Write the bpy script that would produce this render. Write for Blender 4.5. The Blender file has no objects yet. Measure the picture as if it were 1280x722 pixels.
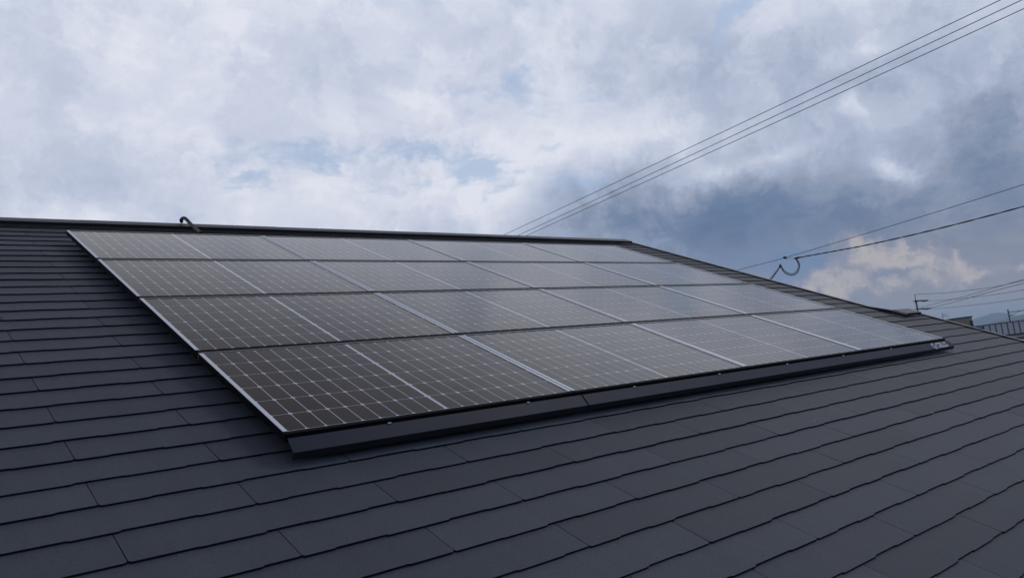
import bpy, math, random
from mathutils import Vector, Matrix
random.seed(7)
sc = bpy.context.scene
col = sc.collection

# ------------------------------------------------------------------ camera
CAM = Vector((-1.25879, -3.01424, 7.66240))
RW = [(0.764811, -0.631931, -0.125409), (-0.017304, 0.174438, -0.984516), (0.644022, 0.755139, 0.122477)]  # right, down, forward
FPX = 971.1
cd = bpy.data.cameras.new('camera'); cam = bpy.data.objects.new('camera', cd); col.objects.link(cam)
r, d, f = [Vector(a).normalized() for a in RW]
m = Matrix((r, -d, -f)).transposed().to_4x4(); m.translation = CAM
cam.matrix_world = m
cd.sensor_width = 36.0; cd.lens = FPX / 1280 * 36.0; cd.clip_start = 0.05; cd.clip_end = 40000
sc.camera = cam
sc.render.resolution_x = 1024; sc.render.resolution_y = 577
sc.view_settings.view_transform = 'Standard'; sc.view_settings.look = 'None'
sc.view_settings.exposure = 0.0; sc.view_settings.gamma = 1.0

def ray(x, y):
    """direction of the sight line through photo pixel (1280 wide), unit depth"""
    a, b = (x - 640) / FPX, (y - 361) / FPX
    return r * a + d * b + f
def at(x, y, depth): return CAM + ray(x, y) * depth

# ------------------------------------------------------------------ sun and sky
SUN_EL, SUN_AZ = math.radians(48), math.radians(0)    # azimuth from +x towards +y
sd = Vector((math.cos(SUN_EL) * math.cos(SUN_AZ), math.cos(SUN_EL) * math.sin(SUN_AZ), math.sin(SUN_EL)))
sl = bpy.data.lights.new('sun', 'SUN'); sl.energy = 0.5; sl.angle = math.radians(16); sl.color = (1.0, 0.96, 0.9)
so = bpy.data.objects.new('sun', sl); col.objects.link(so)
so.rotation_euler = sd.to_track_quat('Z', 'Y').to_euler(); so.location = (0, 0, 60)

W = bpy.data.worlds.new('World'); sc.world = W; W.use_nodes = True
nt = W.node_tree; nt.nodes.clear()
class G:
    """small node-graph helper"""
    def __init__(s, nt): s.nt = nt
    def n(s, t, **k):
        o = s.nt.nodes.new(t)
        for a, b in k.items(): setattr(o, a, b)
        return o
    def put(s, sock, v):
        if isinstance(v, bpy.types.NodeSocket): s.nt.links.new(v, sock)
        elif v is not None: sock.default_value = v
    def m(s, op, a, b=None, c=None, clamp=False):
        o = s.n('ShaderNodeMath', operation=op, use_clamp=clamp)
        s.put(o.inputs[0], a); s.put(o.inputs[1], b); s.put(o.inputs[2], c)
        return o.outputs[0]
    def v(s, op, a, b=None, out=0):
        o = s.n('ShaderNodeVectorMath', operation=op)
        s.put(o.inputs[0], a); s.put(o.inputs[1], b)
        return o.outputs[out]
    def dot(s, a, b): return s.v('DOT_PRODUCT', a, b, 1)
    def scale(s, a, k):
        o = s.n('ShaderNodeVectorMath', operation='SCALE'); s.put(o.inputs[0], a); s.put(o.inputs[3], k); return o.outputs[0]
    def noise(s, vec, scale, detail=6, rough=.55, dist=0, w=None, color=False):
        o = s.n('ShaderNodeTexNoise', noise_dimensions='3D')
        s.put(o.inputs['Vector'], vec); s.put(o.inputs['Scale'], scale); s.put(o.inputs['Detail'], detail)
        s.put(o.inputs['Roughness'], rough); s.put(o.inputs['Distortion'], dist)
        return o.outputs['Color' if color else 'Fac']
    def ramp(s, fac, pts, interp='LINEAR'):
        o = s.n('ShaderNodeValToRGB'); cr = o.color_ramp; cr.interpolation = interp
        while len(cr.elements) < len(pts): cr.elements.new(.5)
        for e, (p, c) in zip(cr.elements, pts): e.position = p; e.color = (c[0], c[1], c[2], 1)
        s.put(o.inputs[0], fac); return o.outputs[0]
    def smooth(s, x, a, b, lo=0., hi=1.):
        o = s.n('ShaderNodeMapRange', interpolation_type='SMOOTHSTEP')
        s.put(o.inputs[0], x); s.put(o.inputs[1], a); s.put(o.inputs[2], b); s.put(o.inputs[3], lo); s.put(o.inputs[4], hi)
        return o.outputs[0]
    def mix(s, fac, a, b, blend='MIX'):
        o = s.n('ShaderNodeMix', data_type='RGBA', blend_type=blend)
        s.put(o.inputs[0], fac); s.put(o.inputs[6], a); s.put(o.inputs[7], b)
        return o.outputs[2]
def lin(*c): return tuple((x / 255 / 12.92 if x / 255 <= .04045 else ((x / 255 + .055) / 1.055) ** 2.4) for x in c)

g = G(nt)
tc = g.n('ShaderNodeTexCoord'); D = g.v('NORMALIZE', tc.outputs['Generated'])
sky = g.n('ShaderNodeTexSky', sky_type='NISHITA'); sky.sun_disc = False
sky.sun_elevation = SUN_EL; sky.sun_rotation = math.pi / 2 - SUN_AZ; sky.air_density = 1.0; sky.dust_density = 2.0
# cloud layer: directions are flattened towards the horizon as on a real cloud deck
sep = g.n('ShaderNodeSeparateXYZ'); nt.links.new(D, sep.inputs[0])
den = g.m('ADD', g.m('MAXIMUM', sep.outputs[2], 0.0), 0.22)
comb = g.n('ShaderNodeCombineXYZ')
g.put(comb.inputs[0], g.m('DIVIDE', sep.outputs[0], den)); g.put(comb.inputs[1], g.m('DIVIDE', sep.outputs[1], den))
P = comb.outputs[0]
wn = g.noise(P, 2.3, 4, .6, color=True)
warp = g.v('SUBTRACT', wn, (0.5, 0.5, 0.5))
wn2 = g.v('SUBTRACT', g.noise(D, 8.0, 7, .66, color=True), (0.5, 0.5, 0.5))
Dw = g.v('ADD', g.v('ADD', D, g.scale(warp, 0.05)), g.scale(wn2, 0.07))
Dw2 = g.v('ADD', D, g.scale(wn2, 0.16))
def blob(x, y, sx, sy, rot=0, edge=None, src=None):
    """a cloud bank: centre and half-widths given as angles on the sky; gaussian falloff, or a firmer edge"""
    src = src or Dw
    c = ray(x, y).normalized()
    hx = (ray(x + 40, y) - ray(x - 40, y)).normalized(); hx = (hx - c * hx.dot(c)).normalized()
    hy = c.cross(hx)
    ca, sa = math.cos(math.radians(rot)), math.sin(math.radians(rot))
    ax, ay = hx * ca + hy * sa, hy * ca - hx * sa
    k = 1.0 / ray(x, y).length
    ax = ax / (sx / FPX * k); ay = ay / (sy / FPX * k)
    p = g.m('SUBTRACT', g.dot(src, tuple(ax)), ax.dot(c)); q = g.m('SUBTRACT', g.dot(src, tuple(ay)), ay.dot(c))
    r2 = g.m('MULTIPLY_ADD', p, p, g.m('MULTIPLY', q, q))
    w = g.m('EXPONENT', g.m('MULTIPLY', r2, -0.7)) if edge is None else g.smooth(r2, 1 + edge, max(0, 1 - edge))
    front = g.m('GREATER_THAN', g.dot(D, tuple(c)), 0.2)
    return g.m('MULTIPLY', w, front)
def total(base, lst, **kw):
    t = base
    for (amp, *a) in lst: t = g.m('MULTIPLY_ADD', blob(*a, **kw), amp, t)
    return t
big = g.m('SUBTRACT', g.noise(P, 1.3, 4, .60, .3), .5)
fine = g.m('SUBTRACT', g.noise(P, 4.2, 8, .66, .5), .5)
puff = g.m('SUBTRACT', g.noise(Dw, 11, 7, .66), .5)
side = g.dot(D, tuple(ray(1300, 260).normalized()))
base = g.smooth(side, 0.72, 0.99, 0.87, 0.58)
base = g.m('MULTIPLY_ADD', big, 0.20, base)
base = g.m('MULTIPLY_ADD', fine, 0.32, base)
base = g.m('MULTIPLY_ADD', puff, 0.26, base)
crisp = g.m('SUBTRACT', g.smooth(g.noise(Dw, 5.5, 8, .64), .45, .56), .5)
crisp2 = g.m('SUBTRACT', g.smooth(g.noise(Dw2, 13, 7, .62), .44, .60), .5)
base = g.m('MULTIPLY_ADD', crisp2, 0.075, g.m('MULTIPLY_ADD', crisp, 0.085, base))
BR = [ # amp, x, y, sx, sy, rot (degrees, clockwise in view)
 (-.34, 900, 300, 200, 55, 0), (-.16, 1040, 250, 140, 55, 0), (-.16, 1270, 200, 70, 100, 0), (-.12, 730, 262, 50, 36, 0),
 (.22, 820, 168, 120, 34, -12), (.12, 720, 85, 110, 45, 0), (.22, 965, 22, 60, 26, 0), (-.04, 1040, 60, 80, 22, -25),
 (.20, 1085, 62, 44, 16, -25), (.14, 1130, 130, 60, 16, -25), (.12, 600, 250, 70, 40, 0), (-.08, 60, 30, 120, 40, 0),
 (.08, 150, 70, 90, 30, 15), (.10, 490, 140, 60, 30, 0), (-.08, 60, 230, 110, 28, 0), (.42, 1108, 197, 26, 10, 25), (.30, 1066, 140, 12, 10, 0),
 (-.06, 1180, 250, 140, 40, -10), (.18, 640, 215, 90, 40, -10), (-.14, 690, 232, 32, 15, 0), (.22, 930, 200, 60, 10, -20),
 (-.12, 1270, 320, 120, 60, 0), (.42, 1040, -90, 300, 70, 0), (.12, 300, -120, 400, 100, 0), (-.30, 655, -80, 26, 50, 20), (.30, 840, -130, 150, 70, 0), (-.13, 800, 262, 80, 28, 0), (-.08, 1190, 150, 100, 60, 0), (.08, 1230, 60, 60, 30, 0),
]
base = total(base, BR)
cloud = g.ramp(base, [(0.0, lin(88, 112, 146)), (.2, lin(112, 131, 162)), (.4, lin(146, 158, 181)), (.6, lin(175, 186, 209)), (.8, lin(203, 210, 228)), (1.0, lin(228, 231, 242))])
# gaps where the blue shows through
gap = total(g.m('MULTIPLY_ADD', g.noise(P, 4.6, 8, .66, .4), 3.2, -1.72), [
 (.60, 450, 188, 120, 15, 0), (.6, 610, 205, 110, 14, 10), (.4, 300, 208, 60, 10, 0), (.55, 640, 105, 30, 16, 25), (.55, 735, 190, 46, 9, 5),
 (1.3, 908, 22, 16, 38, 20), (.5, 840, 15, 26, 10, 0), (.45, 836, 56, 16, 8, 0), (.5, 890, 60, 40, 8, 15), (.42, 340, 245, 60, 12, -10),
 (.35, 500, 232, 60, 8, 0), (.2, 60, 45, 70, 14, 20), (-.7, 1150, 170, 260, 170, 0), (-.3, 200, 120, 160, 80, 0)], src=Dw2)
gapm = g.smooth(gap, -0.02, 0.75, 0.0, 0.68)
blue = g.mix(.75, g.mix(1.0, sky.outputs[0], (.10, .10, .10, 1), 'MULTIPLY'), (*lin(156, 184, 220), 1))
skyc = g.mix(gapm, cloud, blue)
# pale air low over the hills, then the sunlit cumulus towers
low = g.smooth(sep.outputs[2], 0.19, 0.01)
lowr = g.m('MULTIPLY', low, g.smooth(g.dot(D, tuple(ray(1230, 400).normalized())), .88, .98))
skyc = g.mix(g.m('MULTIPLY', lowr, .9), skyc, (*lin(144, 145, 156), 1))
bluepatch = total(0.0, [(.8, 1000, 345, 50, 20, -10), (.55, 960, 318, 90, 22, 0)], src=Dw2)
skyc = g.mix(g.m('MINIMUM', bluepatch, .8), skyc, (*lin(110, 134, 170), 1))
Dc = g.v('ADD', D, g.scale(g.v('SUBTRACT', g.noise(D, 26.0, 8, .62, color=True), (0.5, 0.5, 0.5)), 0.075))
cpf = g.m('SUBTRACT', g.noise(Dc, 40, 4, .6), .5)
cum = total(g.m('MULTIPLY', cpf, .8), [(1.1, 1095, 318, 44, 20, 0), (.9, 1148, 328, 28, 22, 0), (1.0, 1035, 356, 62, 15, -18), (.85, 1202, 332, 20, 14, 0), (.75, 1256, 336, 36, 10, 0), (.9, 1120, 354, 70, 12, -6)], src=Dc)
cumm = g.smooth(cum, 0.22, 0.85)
lit = g.smooth(g.m('MULTIPLY_ADD', cpf, 1.6, g.m('MULTIPLY', cum, .55)), .15, .95)
cumc = g.mix(lit, (*lin(148, 150, 168), 1), (*lin(204, 194, 188), 1))
skyc = g.mix(g.m('MULTIPLY', cumm, .68), skyc, cumc)
dk = total(0.0, [(1.1, 1118, 343, 24, 6, -8), (.7, 1060, 337, 22, 6, 0)], src=Dc)
skyc = g.mix(g.m('MINIMUM', dk, .8), skyc, (*lin(122, 134, 160), 1))
# overhead the deck is thicker and greyer; behind the viewer, unseen, blue is added to cool the light on the slates
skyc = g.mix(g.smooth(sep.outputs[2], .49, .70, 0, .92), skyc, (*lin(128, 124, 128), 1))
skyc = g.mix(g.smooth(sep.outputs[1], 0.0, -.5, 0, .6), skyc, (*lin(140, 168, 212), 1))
# below the horizon the sky gives way to dull ground light
skyc = g.mix(g.smooth(sep.outputs[2], -0.01, -0.08), skyc, (.10, .10, .11, 1))
bg = g.n('ShaderNodeBackground'); out = g.n('ShaderNodeOutputWorld')
bg.inputs[1].default_value = 0.1
nt.links.new(g.mix(1.0, skyc, (10, 10, 10, 1), 'MULTIPLY'), bg.inputs[0]); nt.links.new(bg.outputs[0], out.inputs[0])

# ------------------------------------------------------------------ materials
def pset(b, **k):
    for a, v in k.items(): b.inputs[a.replace('_', ' ')].default_value = v
def mat(name, colr, rough=.6, metal=0., ior=1.45, var=0., vscale=8., bump=0., bscale=80., spec=.5, coords='Object', tone=0., grain=0.):
    m = bpy.data.materials.new(name); m.use_nodes = True; t = m.node_tree; b = t.nodes['Principled BSDF']; q = G(t)
    pset(b, Base_Color=(*colr, 1), Roughness=rough, Metallic=metal, IOR=ior, Specular_IOR_Level=spec)
    co = q.n('ShaderNodeTexCoord').outputs[coords]
    c = (*colr, 1)
    if var:
        nz = q.noise(co, vscale, 6, .6)
        k = q.m('MULTIPLY_ADD', nz, 2 * var, 1 - var)
        if tone:
            a = q.n('ShaderNodeAttribute', attribute_name='tone')
            k = q.m('MULTIPLY', k, q.m('MULTIPLY_ADD', a.outputs['Fac'], 2 * tone, 1 - tone))
        if grain:   # mineral granules and faint run-off streaks down the slope
            gr = q.noise(co, 130, 4, .75); k = q.m('MULTIPLY', k, q.m('MULTIPLY_ADD', gr, 2 * grain, 1 - grain))
            st = q.noise(q.v('MULTIPLY', co, (9, .5, .5)), 1.0, 5, .65); k = q.m('MULTIPLY', k, q.m('MULTIPLY_ADD', st, .30, .85))
        c = q.mix(1.0, c, q.n('ShaderNodeCombineColor').outputs[0], 'MULTIPLY')
        cc = [x for x in t.nodes if x.type == 'COMBINE_COLOR'][-1]
        for i in range(3): t.links.new(k, cc.inputs[i])
        t.links.new(c, b.inputs['Base Color'])
        t.links.new(q.m('MULTIPLY_ADD', nz, .16, rough - .08), b.inputs['Roughness'])
    if bump:
        bn = q.n('ShaderNodeBump'); bn.inputs['Strength'].default_value = bump; bn.inputs['Distance'].default_value = .002
        t.links.new(q.noise(co, bscale, 5, .6), bn.inputs['Height']); t.links.new(bn.outputs[0], b.inputs['Normal'])
    return m
M = {}
M['slate'] = mat('slate_paint', (.056, .063, .077), .62, spec=.25, grain=.55, var=.22, vscale=3.5, bump=.7, bscale=300, tone=.13)
M['shaded_slate_edge'] = mat('shaded_slate_edge', (.008, .009, .012), .9, spec=.1)  # cut edges, darkened further: shade of the gap beneath put into the colour
M['deck'] = mat('roof_underlay', (.02, .02, .022), .9)
M['capmetal'] = mat('ridge_metal', (.062, .065, .074), .55, metal=.1, var=.15, vscale=5)
M['blackmetal'] = mat('black_metal', (.012, .012, .014), .5, spec=.3)
M['skirt'] = mat('skirt_paint', (.012, .018, .034), .5, spec=.25, var=.10, vscale=2)
M['silver'] = mat('anodised_aluminium', (.68, .71, .76), .42, metal=.4, var=.05, vscale=9)
M['rail'] = mat('black_anodised_frame', (.004, .004, .006), .7, spec=.08)
M['rubber'] = mat('black_cable_sheath', (.012, .012, .013), .55)
M['wire'] = mat('weathered_conductor', (.10, .105, .12), .6)
M['white'] = mat('white_lettering', (.62, .64, .66), .6)
M['wall'] = mat('render_wall', (.42, .40, .37), .85, var=.1, vscale=2, bump=.3)
M['border'] = mat('dark_glossy_frame', (.03, .03, .035), .3, spec=.5)
M['tan'] = mat('tan_building_wall', (.20, .175, .125), .85, var=.2, vscale=.9)
M['coping'] = mat('dark_coping', (.035, .035, .035), .8)
M['glassdark'] = mat('dark_window_glass', (.01, .012, .015), .1)
M['concrete'] = mat('concrete', (.27, .26, .24), .85, var=.2, vscale=.3)
M['barrier'] = mat('noise_barrier_panel', (.40, .40, .43), .6, var=.1, vscale=.5)
M['steel'] = mat('dark_steel', (.05, .055, .065), .6)
M['poleconc'] = mat('pole_concrete', (.13, .12, .12), .85, var=.15, vscale=2)
M['porcelain'] = mat('white_porcelain', (.6, .6, .6), .3)
M['insdark'] = mat('dark_insulator', (.02, .02, .025), .4)
M['ground'] = mat('ground_soil', (.09, .09, .075), .9, var=.3, vscale=.02)
M['asphalt'] = mat('asphalt', (.05, .05, .052), .9, var=.2, vscale=.6)
M['forest'] = mat('forested_slope', (.035, .05, .042), .9, var=.4, vscale=.004)
M['pebble'] = mat('pale_chip', (.33, .33, .32), .8)
# photovoltaic laminate: silicon cells and white backsheet under slightly textured glass
def pv(name, c, rough=.13, var=.25):
    m = bpy.data.materials.new(name); m.use_nodes = True; t = m.node_tree; b = t.nodes['Principled BSDF']; q = G(t)
    pset(b, Roughness=rough, IOR=1.40, Specular_IOR_Level=.5)
    co = q.n('ShaderNodeTexCoord').outputs['Object']
    a = q.n('ShaderNodeAttribute', attribute_name='tone')
    k = q.m('MULTIPLY_ADD', a.outputs['Fac'], var, 1 - var / 2)
    dust = q.noise(co, 2.2, 6, .6)
    cc = q.n('ShaderNodeCombineColor')
    for i in range(3): t.links.new(k, cc.inputs[i])
    c1 = q.mix(1.0, (*c, 1), cc.outputs[0], 'MULTIPLY')
    c2 = q.mix(q.m('MULTIPLY', dust, .03), c1, (.2, .19, .18, 1))
    t.links.new(c2, b.inputs['Base Color'])
    t.links.new(q.m('MULTIPLY_ADD', dust, .10, rough - .05), b.inputs['Roughness'])
    bn = q.n('ShaderNodeBump'); bn.inputs['Strength'].default_value = .05; bn.inputs['Distance'].default_value = .01
    t.links.new(q.noise(co, 3.0, 3, .5), bn.inputs['Height']); t.links.new(bn.outputs[0], b.inputs['Normal'])
    return m
M['cell'] = pv('silicon_cell', (.011, .0085, .009), .10, .45)
M['backsheet'] = pv('white_backsheet', (.54, .56, .61), .10, 0)

# ------------------------------------------------------------------ mesh building
TH = math.radians(24.23); CT, ST = math.cos(TH), math.sin(TH); Z0 = 7.5
def R3(u, v, w): return Vector((u, v * CT - w * ST, Z0 + v * ST + w * CT))      # roof plane -> world
def ident(x, y, z): return Vector((x, y, z))
class MB:
    def __init__(s, tf=ident): s.v = []; s.f = []; s.mi = []; s.tone = []; s.tf = tf; s.smooth = False
    def pt(s, p): s.v.append(s.tf(*p)); return len(s.v) - 1
    def face(s, pts, mi=0, tone=.5):
        s.f.append([s.pt(p) for p in pts]); s.mi.append(mi); s.tone.append(tone)
    def box(s, a, b, mi=0, tone=.5):
        x0, y0, z0 = a; x1, y1, z1 = b
        c = [(x0, y0, z0), (x1, y0, z0), (x1, y1, z0), (x0, y1, z0), (x0, y0, z1), (x1, y0, z1), (x1, y1, z1), (x0, y1, z1)]
        i = [s.pt(p) for p in c]
        for q in ((3, 2, 1, 0), (4, 5, 6, 7), (0, 1, 5, 4), (1, 2, 6, 5), (2, 3, 7, 6), (3, 0, 4, 7)):
            s.f.append([i[k] for k in q]); s.mi.append(mi); s.tone.append(tone)
        return s
    def prism(s, prof, x0, x1, mi=0):
        """(y,z) profile, counter-clockwise seen from +x, run from x0 to x1"""
        n = len(prof); a = [s.pt((x0, *p)) for p in prof]; b = [s.pt((x1, *p)) for p in prof]
        s.f.append(a[::-1]); s.mi.append(mi); s.f.append(b); s.mi.append(mi); s.tone += [.5, .5]
        for k in range(n):
            s.f.append([a[k], a[(k + 1) % n], b[(k + 1) % n], b[k]]); s.mi.append(mi); s.tone.append(.5)
        return s
    def tube(s, path, rad, n=8, cap=True, mi=0):
        path = [Vector(p) for p in path]; rings = []
        rads = rad if isinstance(rad, (list, tuple)) else [rad] * len(path)
        for i, p in enumerate(path):
            t = (path[min(i + 1, len(path) - 1)] - path[max(i - 1, 0)]).normalized()
            h = Vector((0, 0, 1)) if abs(t.z) < .9 else Vector((1, 0, 0))
            a = t.cross(h).normalized(); b = t.cross(a)
            rings.append([s.pt(tuple(p + (a * math.cos(2 * math.pi * k / n) + b * math.sin(2 * math.pi * k / n)) * rads[i])) for k in range(n)])
        for A, B in zip(rings, rings[1:]):
            for k in range(n):
                s.f.append([A[k], B[k], B[(k + 1) % n], A[(k + 1) % n]]); s.mi.append(mi); s.tone.append(.5)
        if cap:
            s.f.append(rings[0][:]); s.f.append(rings[-1][::-1]); s.mi += [mi, mi]; s.tone += [.5, .5]
        s.smooth = True
        return s
    def build(s, name, mats, parent=None, smooth=None):
        me = bpy.data.meshes.new(name)
        org = parent_origin(parent)
        me.from_pydata([tuple(p - org) for p in s.v], [], s.f)
        for mm in (mats if isinstance(mats, (list, tuple)) else [mats]): me.materials.append(mm)
        me.polygons.foreach_set('material_index', s.mi)
        at_ = me.attributes.new('tone', 'FLOAT', 'FACE'); at_.data.foreach_set('value', s.tone)
        if (s.smooth if smooth is None else smooth): me.polygons.foreach_set('use_smooth', [len(q) == 4 for q in s.f])
        me.update()
        o = bpy.data.objects.new(name, me); col.objects.link(o)
        if parent is not None: o.parent = parent
        return o
ORG = {}
def parent_origin(p):
    o = Vector((0, 0, 0))
    while p is not None:
        o = o + Vector(p.location); p = p.parent
    return o
def tag(o, label=None, cat=None, group=None, kind=None):
    for k, v in (('label', label), ('category', cat), ('group', group), ('kind', kind)):
        if v: o[k] = v
    return o
def empty(name, loc, label=None, cat=None, group=None):
    o = bpy.data.objects.new(name, None); col.objects.link(o); o.location = loc; o.empty_display_size = .3
    return tag(o, label, cat, group)
def copy_tree(o, parent=None):
    c = o.copy(); col.objects.link(c)
    if parent is not None: c.parent = parent
    for ch in [x for x in col.objects if x.parent == o]: copy_tree(ch, c)
    return c

# ------------------------------------------------------------------ ground
mb = MB(); n = 64
ctr = mb.pt((0, 0, 0))
ring = [[mb.pt((rr * math.cos(2 * math.pi * k / n), rr * math.sin(2 * math.pi * k / n), 0)) for k in range(n)] for rr in (60, 600, 4000, 14000)]
for k in range(n): mb.f.append([ctr, ring[0][k], ring[0][(k + 1) % n]])
for A, B in zip(ring, ring[1:]):
    for k in range(n): mb.f.append([A[k], B[k], B[(k + 1) % n], A[(k + 1) % n]])
mb.mi = [0] * len(mb.f); mb.tone = [.5] * len(mb.f)
tag(mb.build('ground', M['ground']), 'flat dull ground around the houses', kind='structure')
mb = MB(); mb.box((-40, -14.5, .004), (60, -9.5, .02))
tag(mb.build('road', M['asphalt']), 'grey asphalt lane in front of the house', kind='structure')

# ------------------------------------------------------------------ the house and its slate roof
RIDGE_V, VERGE_U, VERGE2_U, RIDGE2_V, LEFT_U, EAVE_V = 4.99, 7.61, 8.12, 1.02, -5.2, -3.9
house = empty('house', R3(0, 0, 0) - Vector((0, 0, Z0 + 0)), 'dark slate roofed house carrying the solar array, filling the foreground', 'house')
mb = MB(R3)
E_, DW, V0, U0 = 0.1828, 0.910, -0.1459, -0.672
rnd = random.Random(3)
def slate(u0, vb, u1, vh, pattern, ucut0, ucut1):
    """one fibre-cement slate: stepped butt edge, thin, resting on the course below"""
    g_ = .0014; a, b = u0 + g_, u1 - g_
    w = DW; pts = [(a, vb + .007), (a + .009, vb)]
    for fr, off in pattern:
        uu = u0 + fr * w
        pts.append((uu, pts[-1][1])); pts.append((uu + .010, vb + off))
    pts.append((b - .009, pts[-1][1])); pts.append((b, vb + .007))
    q = [p for p in pts if ucut0 <= p[0] <= ucut1]
    if len(q) < 2: return
    if q[0][0] > pts[0][0] + 1e-6: q = [(ucut0, q[0][1])] + q
    if q[-1][0] < pts[-1][0] - 1e-6: q = q + [(ucut1, q[-1][1])]
    t = rnd.random(); top, th = .0088 + rnd.uniform(-.0008, .0008), .0075
    nz = [i for i in range(len(q) - 1) if q[i + 1][0] - q[i][0] > 1e-6]
    mb.face([(x, y, top) for x, y in q] + [(q[-1][0], vh, 0), (q[0][0], vh, 0)], 0, t)
    for i in range(len(q) - 1):
        (x0, y0), (x1, y1) = q[i], q[i + 1]
        mb.face([(x0, y0, top - th), (x1, y1, top - th), (x1, y1, top), (x0, y0, top)], 1)
    mb.face([(q[0][0], q[0][1], top - th), (q[0][0], q[0][1], top), (q[0][0], vh, 0), (q[0][0], vh, -th)], 1)
    mb.face([(q[-1][0], q[-1][1], top), (q[-1][0], q[-1][1], top - th), (q[-1][0], vh, -th), (q[-1][0], vh, 0)], 1)
PATS = [[(.17, .005), (.36, 0), (.52, .006), (.78, .001)], [(.22, -.003), (.45, .004), (.63, 0), (.86, .005)], [(.12, .004), (.33, -.002), (.61, .004), (.8, 0)]]
k0 = math.floor((EAVE_V - V0) / E_); k1 = math.ceil((RIDGE_V - V0) / E_)
for k in range(k0, k1 + 1):
    vb = V0 + k * E_
    if vb < EAVE_V - .05 or vb > RIDGE_V - .08: continue
    off = 0 if k % 2 == 0 else .5 * DW
    umax = VERGE2_U if vb + E_ < RIDGE2_V + .06 else VERGE_U
    vh = vb + E_ + .02
    if umax == VERGE2_U: vh = min(vh, RIDGE2_V)
    vh = min(vh, RIDGE_V)
    j = math.floor((LEFT_U - U0 - off) / DW)
    while U0 + off + j * DW < umax:
        a = U0 + off + j * DW
        slate(a, vb, a + DW, vh, PATS[(k + j * 2) % 3] if rnd.random() < .7 else rnd.choice(PATS), LEFT_U, umax)
        j += 1
roof = mb.build('roof', [M['slate'], M['shaded_slate_edge']], house)
# structure under the slates, far slopes too
mb = MB(R3)
mb.prism([(EAVE_V, -.02), (EAVE_V, -.16), (RIDGE_V - .07, -.16), (RIDGE_V, -.012), (EAVE_V, -.012)][:0] or [(EAVE_V, -.012), (EAVE_V, -.16), (RIDGE_V, -.16), (RIDGE_V, -.012)], LEFT_U + .01, VERGE_U - .02)
mb.prism([(EAVE_V, -.012), (EAVE_V, -.16), (RIDGE2_V, -.16), (RIDGE2_V, -.012)], VERGE_U - .02, VERGE2_U - .02)
mb.build('roof_deck', M['deck'], house)
def back(mbx, rv, u0, u1, length):
    a = R3(0, rv, 0); y0, z0 = a.y, a.z
    y1, z1 = y0 + length * CT, z0 - length * ST
    nr = int(length / E_)
    for i in range(nr):
        s0, s1 = i * E_, (i + 1) * E_
        p = lambda s, h: (y0 + s * CT + h * ST, z0 - s * ST + h * CT)
        for (u, hh) in ((0, 0),):
            A, B, C_, Dd = p(s0, 0), p(s1, .006), p(s1, -.02), p(s0, -.02)
            mbx.face([(u0, *A), (u1, *A), (u1, *B), (u0, *B)][::-1], 0, rnd.random()); mbx.face([(u0, *B), (u1, *B), (u1, *C_), (u0, *C_)][::-1], 1)
    mbx.prism([(y0, z0 - .02), (y1, z1 - .02), (y1, z1 - .17), (y0, z0 - .17)][::-1], u0, u1, 1)
mb = MB(); back(mb, RIDGE_V, LEFT_U, VERGE_U, 8.6); back(mb, RIDGE2_V, VERGE_U, VERGE2_U, 3.2)
mb.build('rear_slope', [M['slate'], M['shaded_slate_edge']], house)
# ridge caps: folded sheet over a batten
def cap(v, u0, u1, name='ridge_cap'):
    a = R3(0, v, 0)
    mb = MB(R3)
    seg = 1.82; x = u0; i = 0
    while x < u1 - .01:
        x2 = min(x + seg, u1); o = .0015 * (i % 2)
        mb.prism([(v - .15, .046 + o), (v - .15, .052 + o), (v, .052 + o), (v, .046 + o)][::-1][::-1], x + .001, x2 - .001)
        mb.prism([(v - .150, .024), (v - .1485, .046), (v - .143, .046), (v - .143, .024)][::-1], x, x2, 1)  # front drop in black: shadow line under the cap put into its colour
        mb.prism([(v - .175, .010), (v - .175, .012), (v - .143, .014), (v - .143, .010)][::-1], x, x2, 1)
        x = x2; i += 1
    capo = mb.build(name, [M['capmetal'], M['blackmetal']], roof, smooth=False)
    mb2 = MB(lambda u, s, h: a + Vector((u, (s * CT + h * ST), (-s * ST + h * CT))))
    mb2.prism([(0, .046), (.15, .046), (.15, .052), (0, .052)], u0, u1); mb2.prism([(.145, .01), (.15, .01), (.15, .046), (.145, .046)], u0, u1)
    mb2.build('rear_ridge_sheet', M['capmetal'], roof, smooth=False)
    x = u0 + .455
    while x < u1:
        mb3 = MB(R3); mb3.box((x - .005, v - .06, .054), (x + .005, v - .05, .059)); mb3.build('ridge_screw', M['silver'], capo); x += .91
cap(RIDGE_V, LEFT_U, VERGE_U - .12); cap(RIDGE2_V, VERGE_U + .017, VERGE2_U - .10)
# verge trims (folded metal, pale drip edge)
def verge(u, v0, v1):
    mb = MB(R3)
    mb.box((u - .035, v0, .010), (u + .012, v1, .018), 1); mb.box((u + .003, v0, -.13), (u + .014, v1, .010), 1); mb.box((u + .004, v0, .0185), (u + .012, v1, .021), 0)
    mb.build('verge_trim', [M['silver'], M['blackmetal']], roof)
verge(VERGE_U, RIDGE2_V + .27, RIDGE_V); verge(VERGE2_U, EAVE_V, RIDGE2_V)
mb = MB(R3); mb.box((VERGE_U - .050, RIDGE2_V - .22, .010), (VERGE_U - .040, RIDGE2_V - .02, .014))
mb.build('step_flashing', M['concrete'], roof)
mb = MB(R3); mb.prism([(RIDGE2_V - .17, .006), (RIDGE2_V + .27, .006), (RIDGE2_V + .27, .018), (RIDGE2_V + .02, .046), (RIDGE2_V - .17, .046)], VERGE_U - .034, VERGE_U + .016); mb.build('verge_stop', M['blackmetal'], roof)
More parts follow.
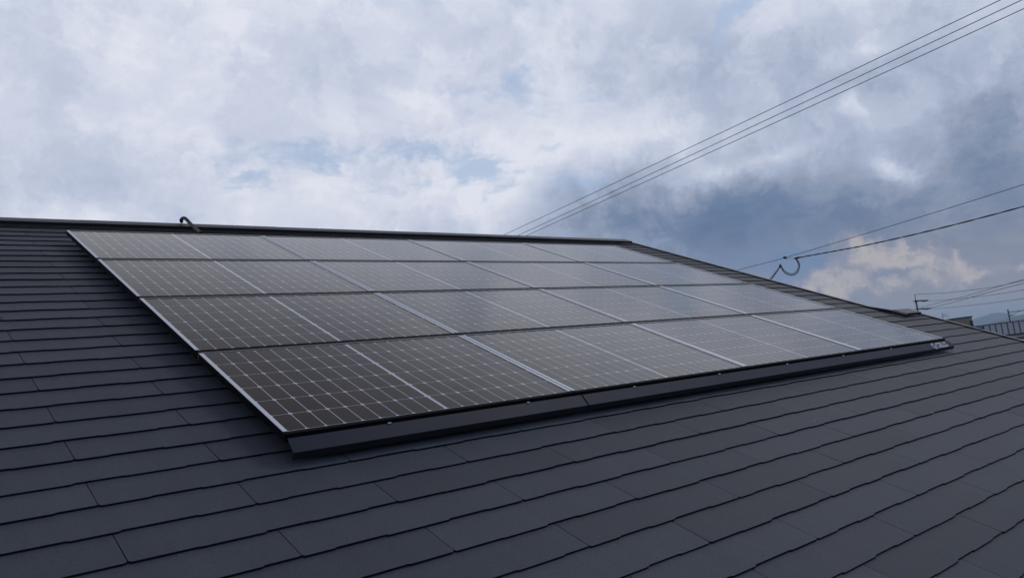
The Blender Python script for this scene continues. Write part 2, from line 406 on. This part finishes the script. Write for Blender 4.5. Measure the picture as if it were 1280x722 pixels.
mb = MB(R3); mb.box((LEFT_U, EAVE_V - .14, -.14), (VERGE2_U, EAVE_V - .02, -.05)); mb.build('gutter', M['blackmetal'], house)
# walls
def px_(v): return R3(0, v, 0)
yF = R3(0, EAVE_V + .6, 0).y; yR = R3(0, RIDGE_V, 0).y; zR = R3(0, RIDGE_V, -.2).z; zE = R3(0, EAVE_V + .6, -.2).z
yB = yR + 7.2; zB = zR - 7.2 * math.tan(TH)
mb = MB(); mb.prism([(yF, 0), (yF, zE), (yR, zR), (yB, zB), (yB, 0)][::-1], LEFT_U + .3, VERGE_U - .35)
y2 = R3(0, RIDGE2_V, 0).y; z2 = R3(0, RIDGE2_V, -.2).z
mb.prism([(yF + .01, 0), (yF + .01, zE), (y2, z2), (y2 + 2.4, z2 - 2.4 * math.tan(TH)), (y2 + 2.4, 0)][::-1], VERGE_U - .36, VERGE2_U - .3)
mb.build('wall', M['wall'], house)

# ------------------------------------------------------------------ solar panels (sixteen, four by four)
PU, PV, WT = 1.5884, 1.0537, .1094      # pitch along and up the roof, height of the glass
def tfp(u, v, w): return Vector((u, v, w))
proto = empty('solar_panel', (0, 0, 0)); proto.rotation_euler = (TH, 0, 0)
mb = MB()
u0, u1 = .006, PU - .004; FL = .019
vb, vt = -.030, 1.010
vis0, vis1 = -.004, .990
nc, nr = 9, 6
mid = (u0 + u1) / 2
# laminate: one sheet of backsheet with the cells laid just above it
mb.box((u0 + .004, vb + .004, -.008), (u1 - .004, vt - .004, -.003), 1)
pr = random.Random(5)
def cells(a, b):
    cw = (b - a) / nc; ch = (vis1 - vis0 - .008) / nr
    for i in range(nc):
        for j in range(nr):
            x0, x1 = a + i * cw + .0018, a + (i + 1) * cw - .0018
            y0, y1 = vis0 + .004 + j * ch + .0012, vis0 + .004 + (j + 1) * ch - .0012
            c = .0090
            mb.face([(x0 + c, y0, -.0029), (x1 - c, y0, -.0029), (x1, y0 + c, -.0029), (x1, y1 - c, -.0029), (x1 - c, y1, -.0029), (x0 + c, y1, -.0029), (x0, y1 - c, -.0029), (x0, y0 + c, -.0029)], 0, pr.random())
cells(u0 + FL + .001, mid - .0065); cells(mid + .0065, u1 - FL - .001)
mb.build('laminate', [M['cell'], M['backsheet']], proto)
for a, b in ((u0, u0 + FL), (u1 - FL, u1)):
    mb = MB(); mb.box((a, vis0 - .002, -.001), (b, vis1, .0015), 0)
    lo, hi = (a + .002, a + .006) if a == u0 else (b - .006, b - .002)
    mb.box((lo, vb, -.036), (hi, vt, -.001), 1)
    mb.build('side_rail', [M['silver'], M['rail']], proto)
mb = MB(); mb.box((u0, vb, -.036), (u1, vis0 - .002, -.0005)); mb.build('lower_rail', M['rail'], proto)
mb = MB(); mb.box((u0, vis1, -.034), (u1, vt, .0005)); mb.build('upper_rail', M['border'], proto)
ROWN = ['bottom', 'second lowest', 'second highest', 'top']
COLN = ['at the left end', 'second from the left', 'second from the right', 'at the right end']
SIDE = {0: 'beside the bare slates on the left', 3: 'nearest the right verge'}
for rI in range(4):
    for cI in range(4):
        o = proto if (rI, cI) == (0, 0) else copy_tree(proto)
        o.location = R3(cI * PU, rI * PV, WT)
        lab = 'dark silver-edged solar panel %s in the %s row' % (COLN[cI], ROWN[rI])
        if rI == 0: lab += ' above the front skirt'
        if rI == 3: lab += ' just under the ridge'
        tag(o, lab, 'solar panel', 'solar panels in four rows on the slate roof')
# mounting rails and brackets under the panels
for i, vv in enumerate((.2, .8, 1.25, 1.86, 2.31, 2.91, 3.36, 3.96)):
    mb = MB(R3); mb.box((.15, vv - .02, .034), (4 * PU - .03, vv + .02, .072))
    rl = mb.build('mounting_rail', M['rail'])
    tag(rl, 'black mounting rail under the solar panels', 'rail', 'rails under the solar panels')

# front skirt: two folded sections hung below the bottom row, white lettering at the right end
skirt = empty('front_skirt', R3(0, -.07, .06), 'long dark grey sheet skirt along the lower edge of the array', 'skirt')
splitu = PU + .045
for a, b in ((.012, splitu - .005), (splitu + .005, 6.40)):
    mb = MB(R3)
    top, bot = (-.038, .094), (-.100, .060)
    mb.prism([top, (-.036, .091), (-.097, .058), bot][::-1][::-1], a, b, 0)
    mb.prism([(-.100, .060), (-.097, .058), (-.095, .029), (-.098, .029)], a, b, 1)
    mb.prism([(-.050, .030), (-.050, .070), (-.046, .070), (-.046, .030)], a + .03, b - .03, 1)
    mb.build('skirt_section', [M['skirt'], M['blackmetal']], skirt)
for x in (.47, 1.26, 2.05, 2.85, 3.64, 4.43, 5.23):
    mb = MB(R3); mb.box((x - .008, -.042, .094), (x + .008, -.036, .098)); mb.build('clip', M['silver'], skirt)
for x in (.15, 6.25):
    mb = MB(R3); mb.box((x - .006, -.045, .002), (x + .006, -.035, .04)); mb.build('bracket', M['rail'], skirt)
# lettering laid on the sloping face
cu = bpy.data.curves.new('letters', 'FONT'); cu.body = 'Q CELLS'; cu.size = .098; cu.extrude = .0006; cu.offset = .003
to = bpy.data.objects.new('letters_tmp', cu); col.objects.link(to); bpy.context.view_layer.update()
me = bpy.data.meshes.new_from_object(to.evaluated_get(bpy.context.evaluated_depsgraph_get())); bpy.data.objects.remove(to)
xs = [v.co.x for v in me.vertices]; w0, w1 = min(xs), max(xs); hs = max(v.co.y for v in me.vertices)
up = Vector((0, .062, .034)).normalized(); nrm = Vector((0, -.034, .062)).normalized(); org = parent_origin(skirt)
UL0, UL1 = 5.97, 6.285
for v in me.vertices:
    u = UL0 + (v.co.x - w0) / (w1 - w0) * (UL1 - UL0); h = .007 + v.co.y / hs * .056
    q = Vector((u, -.100, .060)) + up * h + nrm * (.0022 + v.co.z)
    v.co = R3(*q) - org
me.materials.clear(); me.materials.append(M['white'])
lo = bpy.data.objects.new('lettering', me); col.objects.link(lo); lo.parent = skirt

# bent cable conduit coming over the ridge
def smoothpath(pts, n=8):
    out = []
    P_ = [Vector(p) for p in pts]; P_ = [P_[0] * 2 - P_[1]] + P_ + [P_[-1] * 2 - P_[-2]]
    for i in range(1, len(P_) - 2):
        a, b, c, d_ = P_[i - 1:i + 3]
        for k in range(n):
            t = k / n; out.append(.5 * (2 * b + (c - a) * t + (2 * a - 5 * b + 4 * c - d_) * t * t + (3 * b - a - 3 * c + d_) * t ** 3))
    out.append(P_[-2]); return out
def roofpt(x, y, w=None, v=None):
    """roof-frame point on the sight line where it meets height w or line v"""
    dd = ray(x, y); o_ = CAM - Vector((0, 0, Z0))
    fr = lambda q: Vector((q.x, q.y * CT + q.z * ST, -q.y * ST + q.z * CT))
    C_, Dr = fr(o_), fr(dd)
    t = (w - C_.z) / Dr.z if w is not None else (v - C_.y) / Dr.y
    return C_ + Dr * t
pts = [roofpt(227, 277, v=5.0), roofpt(226.5, 275, v=4.97), roofpt(228.5, 272.8, v=4.93), roofpt(232, 273.3, v=4.88), roofpt(238, 279.5, v=4.75), roofpt(246, 287, v=4.5), roofpt(251, 291.5, v=4.32)]
mb = MB(R3); mb.tube(smoothpath([tuple(p) for p in pts]), .0165, 10)
tag(mb.build('cable_conduit', M['rubber']), 'bent black cable conduit rising over the ridge', 'conduit')
# pale chips lying on the slates
for i, (x, y) in enumerate(((1018, 526), (1165, 515.5))):
    p = roofpt(x, y, w=.008); mb = MB(R3); s_ = .006
    mb.prism([(p.y - s_, .005), (p.y + s_, .005), (p.y + s_ * .5, .012), (p.y - s_ * .6, .011)][::-1], p.x - s_, p.x + s_)
    tag(mb.build('pale_chip', M['pebble']), ['tiny pale chip on the slates, left of the other speck', 'tiny pale chip on a slate edge, nearer the right border'][i], 'chip', 'pale chips on the slates')

# ------------------------------------------------------------------ overhead lines
def wire(name, pix, rad, label, cat, group=None, m_='wire', n=6):
    """pix: (x, y, depth) way-points; a real cable strung through space"""
    pts = smoothpath([tuple(at(*q)) for q in pix], 6)
    mb = MB(); mb.tube(pts, rad, n); return tag(mb.build(name, M[m_]), label, cat, group)
G1 = 'three parallel lines crossing the upper sky'
for (a, b, lab) in (((629, 294), (1251, 0), 'topmost of the three parallel power lines rising to the upper right'),
                    ((647, 294.5), (1280, -1), 'middle one of the three parallel power lines rising to the upper right'),
                    ((657, 294.8), (1280, 11), 'lowest of the three parallel power lines rising to the upper right')):
    A = at(*a, 46); B = at(*b, 24); dv = B - A
    pts = []
    for i in range(31):
        t = -.35 + 2.0 * i / 30; p = A + dv * t; p.z += .10 * (t - 0) * (t - 1); pts.append(tuple(p))
    mb = MB(); mb.tube(pts, .0135, 6); tag(mb.build('power_line', M['wire']), lab, 'power line', G1)
wire('telephone_line', [(860, 357, 24.5), (922, 337.5, 23), (981, 322, 21.5), (1100, 286.5, 19), (1280, 230.5, 15.5), (1420, 182, 13)], .0075, 'thin grey overhead line running behind the verge to the right border', 'cable')
# service drop: two twisted cores
dp = [(995, 322.5, 12.4), (1040, 314.3, 12.0), (1084, 306, 11.6), (1167, 287.2, 11.0), (1280, 257.8, 10.2), (1400, 222, 9.4)]
path = smoothpath([tuple(at(*q)) for q in dp], 30)
drop = empty('service_drop_cable', path[0], 'thick dark twisted service cable dropping from the right border to the verge', 'cable')
for ph in (0, math.pi):
    pp = []
    for i, p in enumerate(path):
        t = (path[min(i + 1, len(path) - 1)] - path[max(i - 1, 0)]).normalized(); a = t.cross(Vector((0, 0, 1))).normalized(); b = t.cross(a)
        an = ph + i * .45; pp.append(tuple(p + (a * math.cos(an) + b * math.sin(an)) * .0038))
    mb = MB(); mb.tube(pp, .0068, 6); mb.build('core', M['rubber'], drop)
mb = MB(); mb.tube([tuple(at(993.5, 323, 12.4)), tuple(at(999, 321.6, 12.35))], .016, 8); mb.build('dead_end_clamp', M['insdark'], drop)
mb = MB(); mb.tube([tuple(at(981.5, 322.5, 12.6)), tuple(at(994, 322.8, 12.4))], .003, 5); mb.build('stay_wire', M['wire'], drop)
# bracket fixed to the gable, with its insulator, and the drip loop
br = empty('service_bracket', at(961.5, 351, 11.6), 'slanting steel service bracket sticking up behind the verge', 'bracket')
mb = MB(); mb.tube([tuple(at(952, 366, 10.9)), tuple(at(961.8, 350, 11.6)), tuple(at(974.5, 333.5, 12.5))], .010, 8); mb.build('arm', M['steel'], br)
mb = MB(); mb.tube([tuple(at(957, 371, 11.0)), tuple(at(963.5, 350.5, 11.65)), tuple(at(974.8, 334.5, 12.5))], .006, 6); mb.build('lead_cable', M['rubber'], br)
mb = MB(); q0, q1 = at(974.6, 334.6, 12.5), at(975.6, 330.6, 12.5)
mb.tube([tuple(q0.lerp(q1, t)) for t in (0, .15, .2, .35, .4, .6, .65, .85, .9, 1)], [.012, .012, .022, .022, .013, .013, .022, .022, .012, .010], 10); mb.build('insulator', M['insdark'], br, smooth=False)
mb = MB(); mb.tube([tuple(at(975.6, 330.6, 12.5)), tuple(at(975.8, 329.2, 12.5))], .010, 8); mb.build('insulator_cap', M['porcelain'], br)
mb = MB(); mb.tube([tuple(at(979.5, 321.5, 21.4)), tuple(at(983, 322.3, 21.35))], .035, 8)
tag(mb.build('cable_splice', M['insdark']), 'small dark splice box on the thin overhead line', 'splice')
wire('drip_loop', [(976, 331, 12.5), (977.5, 336, 12.45), (982, 341.3, 12.42), (990, 343.8, 12.4), (996.5, 340.5, 12.38), (999.6, 332, 12.36), (997, 325.5, 12.38), (994.3, 322.6, 12.4)], .0085, 'outer of the two cables hanging in the round drip loop', 'cable', 'drip loop cables', 'rubber')
wire('drip_loop', [(976, 331.5, 12.52), (978.8, 336, 12.5), (983.2, 340, 12.48), (990, 342, 12.46), (995.2, 338.8, 12.44), (998, 332, 12.42), (996, 325.5, 12.42), (993.8, 323, 12.4)], .006, 'inner of the two cables hanging in the round drip loop', 'cable', 'drip loop cables', 'steel')

# ------------------------------------------------------------------ utility pole and its lines
PD = 104.0
ptop = at(1143.2, 367.3, PD)
pole = empty('utility_pole', (ptop.x, ptop.y, 0), 'tall concrete utility pole behind the verge, left of the tan building', 'utility pole')
bx, by, bz = ptop.x, ptop.y, ptop.z
mb = MB(); mb.tube([(bx, by, 0), (bx, by, 6), (bx, by, bz - .85)], [.19, .16, .115], 12); mb.build('shaft', M['poleconc'], pole)
mb = MB(); mb.tube([(bx, by, bz - .85), (bx, by, bz)], .045, 8); mb.build('top_mast', M['steel'], pole)
ax = Vector((r.x, r.y, 0)).normalized()
def P3(x, y, dpt): return tuple(at(x, y, dpt))
for (yy, h, tgt) in ((375.5, .9, (1160, 375.7)), (385.6, 2.0, (1163, 385.6))):
    z = bz - h
    c_ = MB(); perp = Vector((-ax.y, ax.x, 0))
    a0 = Vector((bx, by, z)) - perp * .45 - ax * .15; a1 = Vector((bx, by, z)) + perp * .45 - ax * .15
    c_.tube([tuple(a0), tuple(a1)], .05, 6); arm = c_.build('crossarm', M['steel'], pole)
    T = at(*tgt, PD)
    for o_ in (-.35, .35):
        s0 = Vector((bx, by, z)) + perp * o_; e = T + perp * o_ - s0
        mi_ = MB(); mi_.tube([tuple(s0 + e * t) for t in (0, .2, .24, .40, .43, .58, .63, .86, .9, 1)], [.03, .03, .07, .07, .035, .035, .10, .10, .04, .02], 8); mi_.build('insulator', M['insdark'], arm, smooth=False)
mb = MB(); mb.box((bx - .13, by - .13, bz - 1.15), (bx + .13, by + .13, bz - .85)); mb.build('bracket', M['steel'], pole)
GW = 'lines running from the utility pole to the right border'
def pw(pix, lab, rad=.03): return wire('overhead_line', pix, rad, lab, 'power line', GW)
pw([(1144, 368, PD), (1150, 367.4, 103), (1186, 365.4, 96), (1213, 362.3, 91), (1240, 358.8, 84), (1280, 350.4, 72), (1330, 337.5, 60)], 'uppermost line leaving the very top of the utility pole', .028)
pw([(1159, 375.6, PD), (1175, 375.2, 100), (1210, 372, 93), (1240, 368.4, 85), (1280, 362.1, 73), (1330, 353, 62)], 'line from the upper insulators of the utility pole', .026)
pw([(1162, 385.5, PD), (1180, 384.8, 100), (1210, 381.8, 93), (1240, 378.4, 86), (1280, 372.9, 74), (1330, 365, 62)], 'lowest line, leaving the lower insulators of the utility pole', .026)
pw([(1151, 384.5, PD), (1162, 381.2, 101), (1200, 371.8, 93), (1240, 360.4, 84), (1262, 354, 78), (1280, 348.8, 73), (1330, 333, 60)], 'steep line crossing under the uppermost one right of the pole', .026)
pw([(1154, 387, PD), (1170, 383.0, 100), (1200, 375.2, 93), (1240, 364, 84), (1280, 353.7, 73), (1330, 340, 60)], 'second steep line below the first one right of the pole', .03)
for (x, y0, y1, dpt, lab) in ((1179.6, 389, 400, 120, 'faint rooftop television aerial between the pole and the tan building'),):
    b0 = at(x, 400, dpt); an = empty('television_aerial', (b0.x, b0.y, 0), lab, 'aerial')
    t0 = at(x, y0, dpt)
    mb = MB(); mb.tube([(b0.x, b0.y, 0), (b0.x, b0.y, t0.z)], .03, 6); mb.build('mast', M['steel'], an)
    for yy, hw in ((395.2, .65), (393, .3)):
        zc = at(x, yy, dpt).z; c0 = Vector((b0.x, b0.y, zc)) + ax * .25
        mb = MB(); mb.tube([tuple(c0 - ax * hw), tuple(c0 + ax * hw)], .035, 6); mb.build('boom', M['steel'], an)

# ------------------------------------------------------------------ tan building
BD = 150.0
c0, c1 = at(1192.5, 408, BD), at(1217, 408, BD); ex = Vector((c1.x - c0.x, c1.y - c0.y, 0)); L = ex.length; ex.normalize(); ey = Vector((-ex.y, ex.x, 0))
if ey.dot(f) < 0: ey = -ey
zt = at(1217, 394.3, BD).z
tb = empty('tan_building', (c0.x, c0.y, 0), 'small tan rooftop building with a dark coping, left of the blue hills', 'building')
def tfb(x, y, z): return Vector((c0.x, c0.y, 0)) + ex * x + ey * y + Vector((0, 0, z))
mb = MB(tfb); prof = [(-.9, 0), (L, 0), (L, zt - .18), (.15, zt - .22), (-.9, zt - 1.1)]
n_ = len(prof); A = [mb.pt((x, 0, z)) for x, z in prof]; B = [mb.pt((x, 5.5, z)) for x, z in prof]
mb.f.append(A); mb.f.append(B[::-1])
for k in range(n_): mb.f.append([A[k], B[k], B[(k + 1) % n_], A[(k + 1) % n_]])
mb.mi = [0] * len(mb.f); mb.tone = [.5] * len(mb.f); mb.build('wall', M['tan'], tb)
mb = MB(tfb); mb.box((.1, -.12, zt - .2), (L + .12, 5.6, zt))
mb.face([(-1.0, -.12, zt - 1.1), (.1, -.12, zt - .2), (.1, 5.6, zt - .2), (-1.0, 5.6, zt - 1.1)]); mb.face([(-1.0, -.12, zt - 1.1), (-1.0, -.12, zt - 1.22), (.12, -.12, zt - .34), (.12, -.12, zt - .2)])
mb.build('coping', M['coping'], tb)
mb = MB(tfb); mb.box((1.05, -.03, zt - 1.75), (1.5, .05, zt - 1.45)); mb.build('window', M['glassdark'], tb)
mb = MB(tfb); mb.box((L - .55, -.04, 0), (L + .02, .05, zt - .85)); mb.build('dark_recess', M['glassdark'], tb)

# ------------------------------------------------------------------ railway viaduct with noise barrier
VD = 262.0
va, vb_ = at(1222, 407.5, VD), at(1280, 399.9, VD)
dx = Vector((vb_.x - va.x, vb_.y - va.y, 0)).normalized(); dy = Vector((-dx.y, dx.x, 0))
if dy.dot(f) < 0: dy = -dy
zt = CAM.z + .25
via = empty('railway_viaduct', (va.x, va.y, 0), 'concrete railway viaduct with a pale noise barrier at the right border', 'viaduct')
def tfv(x, y, z): return Vector((va.x, va.y, 0)) + dx * x + dy * y + Vector((0, 0, z))
x0, x1 = -40, 120
mb = MB(tfv); mb.prism([(0, zt - 5.6), (0, zt - 4.5), (9.5, zt - 4.5), (9.5, zt - 5.6), (7.5, zt - 6.3), (2, zt - 6.3)][::-1], x0, x1); mb.build('deck', M['concrete'], via)
mb = MB(tfv); mb.box((x0, .20, zt - 4.5), (x1, .30, zt - .1)); bar = mb.build('noise_barrier', M['barrier'], via)
mb = MB(tfv); mb.box((x0, .02, zt - .3), (x1, .42, zt)); mb.build('top_rail', M['steel'], bar)
mb = MB(tfv); mb.box((x0, -.15, zt - 4.75), (x1, .195, zt - 4.2)); mb.build('sill', M['coping'], bar)
mb = MB(tfv); mb.box((-.25, -.05, 0), (.25, .15, 3.8)); pp0 = None
me_ = None
for i in range(34):
    xx = -18 + 2.0 * i
    if me_ is None:
        mb = MB(); mb.v = [dx * a + dy * b + Vector((0, 0, c)) for a, b, c in [(x_, y_, z_) for z_ in (0, 3.9) for x_, y_ in ((-.13, 0), (.13, 0), (.13, .19), (-.13, .19))]]
        mb.f = [[0, 1, 5, 4], [1, 2, 6, 5], [2, 3, 7, 6], [3, 0, 4, 7], [4, 5, 6, 7], [3, 2, 1, 0]]; mb.mi = [0] * 6; mb.tone = [.5] * 6
        o = mb.build('barrier_post', M['steel']); me_ = o.data; o.parent = bar
    else:
        o = bpy.data.objects.new('barrier_post', me_); col.objects.link(o); o.parent = bar
    o.location = dx * xx + dy * .0 + Vector((0, 0, zt - 4.18))
for i in range(10):
    mb = MB(tfv); mb.box((x0 + 4 + 16 * i, 2.4, 0), (x0 + 6 + 16 * i, 7.2, zt - 6.3)); mb.build('pier', M['concrete'], via)
# equipment box on the barrier and the catenary mast behind it
mb = MB(tfv); q = at(1226.5, 409, VD); qx = (q - va).dot(dx); mb.box((qx - .6, -.35, zt - 2.1), (qx + .6, .01, zt - .6)); mb.build('equipment_box', M['coping'], via)
for (xp, lab) in ((1263, 'dark catenary mast with a side arm above the noise barrier'),):
    q = at(xp, 403, VD + 5); zz = at(1262, 386.2, VD + 5).z
    cm = empty('catenary_mast', (q.x, q.y, zt - 4.5), lab, 'mast')
    mb = MB(); mb.tube([(q.x, q.y, zt - 4.5), (q.x, q.y, zz)], .24, 8); mb.build('shaft', M['steel'], cm)
    mb = MB(); mb.tube([tuple(Vector((q.x, q.y, zz - 1.0))), tuple(Vector((q.x, q.y, zz - 1.0)) + dx * 9)], .14, 6); mb.build('arm', M['steel'], cm)
    mb = MB(); mb.tube([tuple(Vector((q.x, q.y, zz - 2.4))), tuple(Vector((q.x, q.y, zz - 1.1)) + dx * 4)], .08, 6); mb.build('stay', M['steel'], cm)

# ------------------------------------------------------------------ hills
def hill(name, D0, pts, depth, lab, seed):
    """a wooded range: crest heights follow the given bearings, foot slopes both ways, broken by spurs"""
    rn = random.Random(seed); mb = MB(); cols = []
    xs_ = [p[0] for p in pts]; N = 150
    for i in range(N + 1):
        x = xs_[0] + (xs_[-1] - xs_[0]) * i / N
        for a, b in zip(pts, pts[1:]):
            if a[0] <= x <= b[0]:
                t = (x - a[0]) / (b[0] - a[0]); y = a[1] + (b[1] - a[1]) * t
        yh = 334.91 + (1793.2 - x) * .1271
        y += rn.uniform(-.12, .12)
        top = at(x, y, D0); h = top.z; dirx = Vector((ray(x, y).x, ray(x, y).y, 0)).normalized()
        cc = []
        for j in range(-6, 7):
            s_ = abs(j) / 6; prof = (1 - s_) ** 1.2
            rr_ = 0 if j == 0 else rn.uniform(-.08, .08) * h * prof + math.sin(i * .35 + j) * .05 * h * prof
            p = Vector((top.x, top.y, 0)) + dirx * (j / 6 * depth); cc.append(mb.pt((p.x, p.y, max(-2, h * prof + rr_ - (2 if abs(j) == 6 else 0)))))
        cols.append(cc)
    for A, B in zip(cols, cols[1:]):
        for j in range(12): mb.f.append([A[j], B[j], B[j + 1], A[j + 1]])
    mb.mi = [0] * len(mb.f); mb.tone = [.5] * len(mb.f)
    return tag(mb.build(name, M['forest'], smooth=True), lab, kind='structure')
hill('hills', 6200, [(1120, 417), (1180, 408), (1212, 401), (1219, 398), (1233, 393.6), (1239.5, 391.2), (1247, 390.5), (1258, 391), (1264.5, 392.7), (1272, 394.4), (1290, 394), (1330, 388), (1400, 374), (1500, 368), (1620, 352)], 1500, 'distant blue wooded hills on the horizon', 1)
hill('hills', 3600, [(1236, 404), (1250, 400.5), (1260, 397.2), (1270, 394.6), (1281, 392), (1300, 389), (1340, 384), (1400, 380), (1480, 372), (1560, 360)], 900, 'nearer dark wooded hill at the right border', 2)

# ------------------------------------------------------------------ haze
hz = bpy.data.materials.new('haze'); hz.use_nodes = True; t = hz.node_tree; t.nodes.clear()
pvn = t.nodes.new('ShaderNodeVolumePrincipled'); oo = t.nodes.new('ShaderNodeOutputMaterial'); t.links.new(pvn.outputs[0], oo.inputs['Volume'])
pvn.inputs['Color'].default_value = (.62, .80, 1.0, 1); pvn.inputs['Density'].default_value = 1.5e-4; pvn.inputs['Anisotropy'].default_value = .2
mb = MB(); mb.box((-9500, -9500, -3), (9500, 9500, 160))
hb = mb.build('haze', hz); tag(hb, 'thin haze over the whole scene', kind='stuff')
sc.cycles.volume_bounces = 1
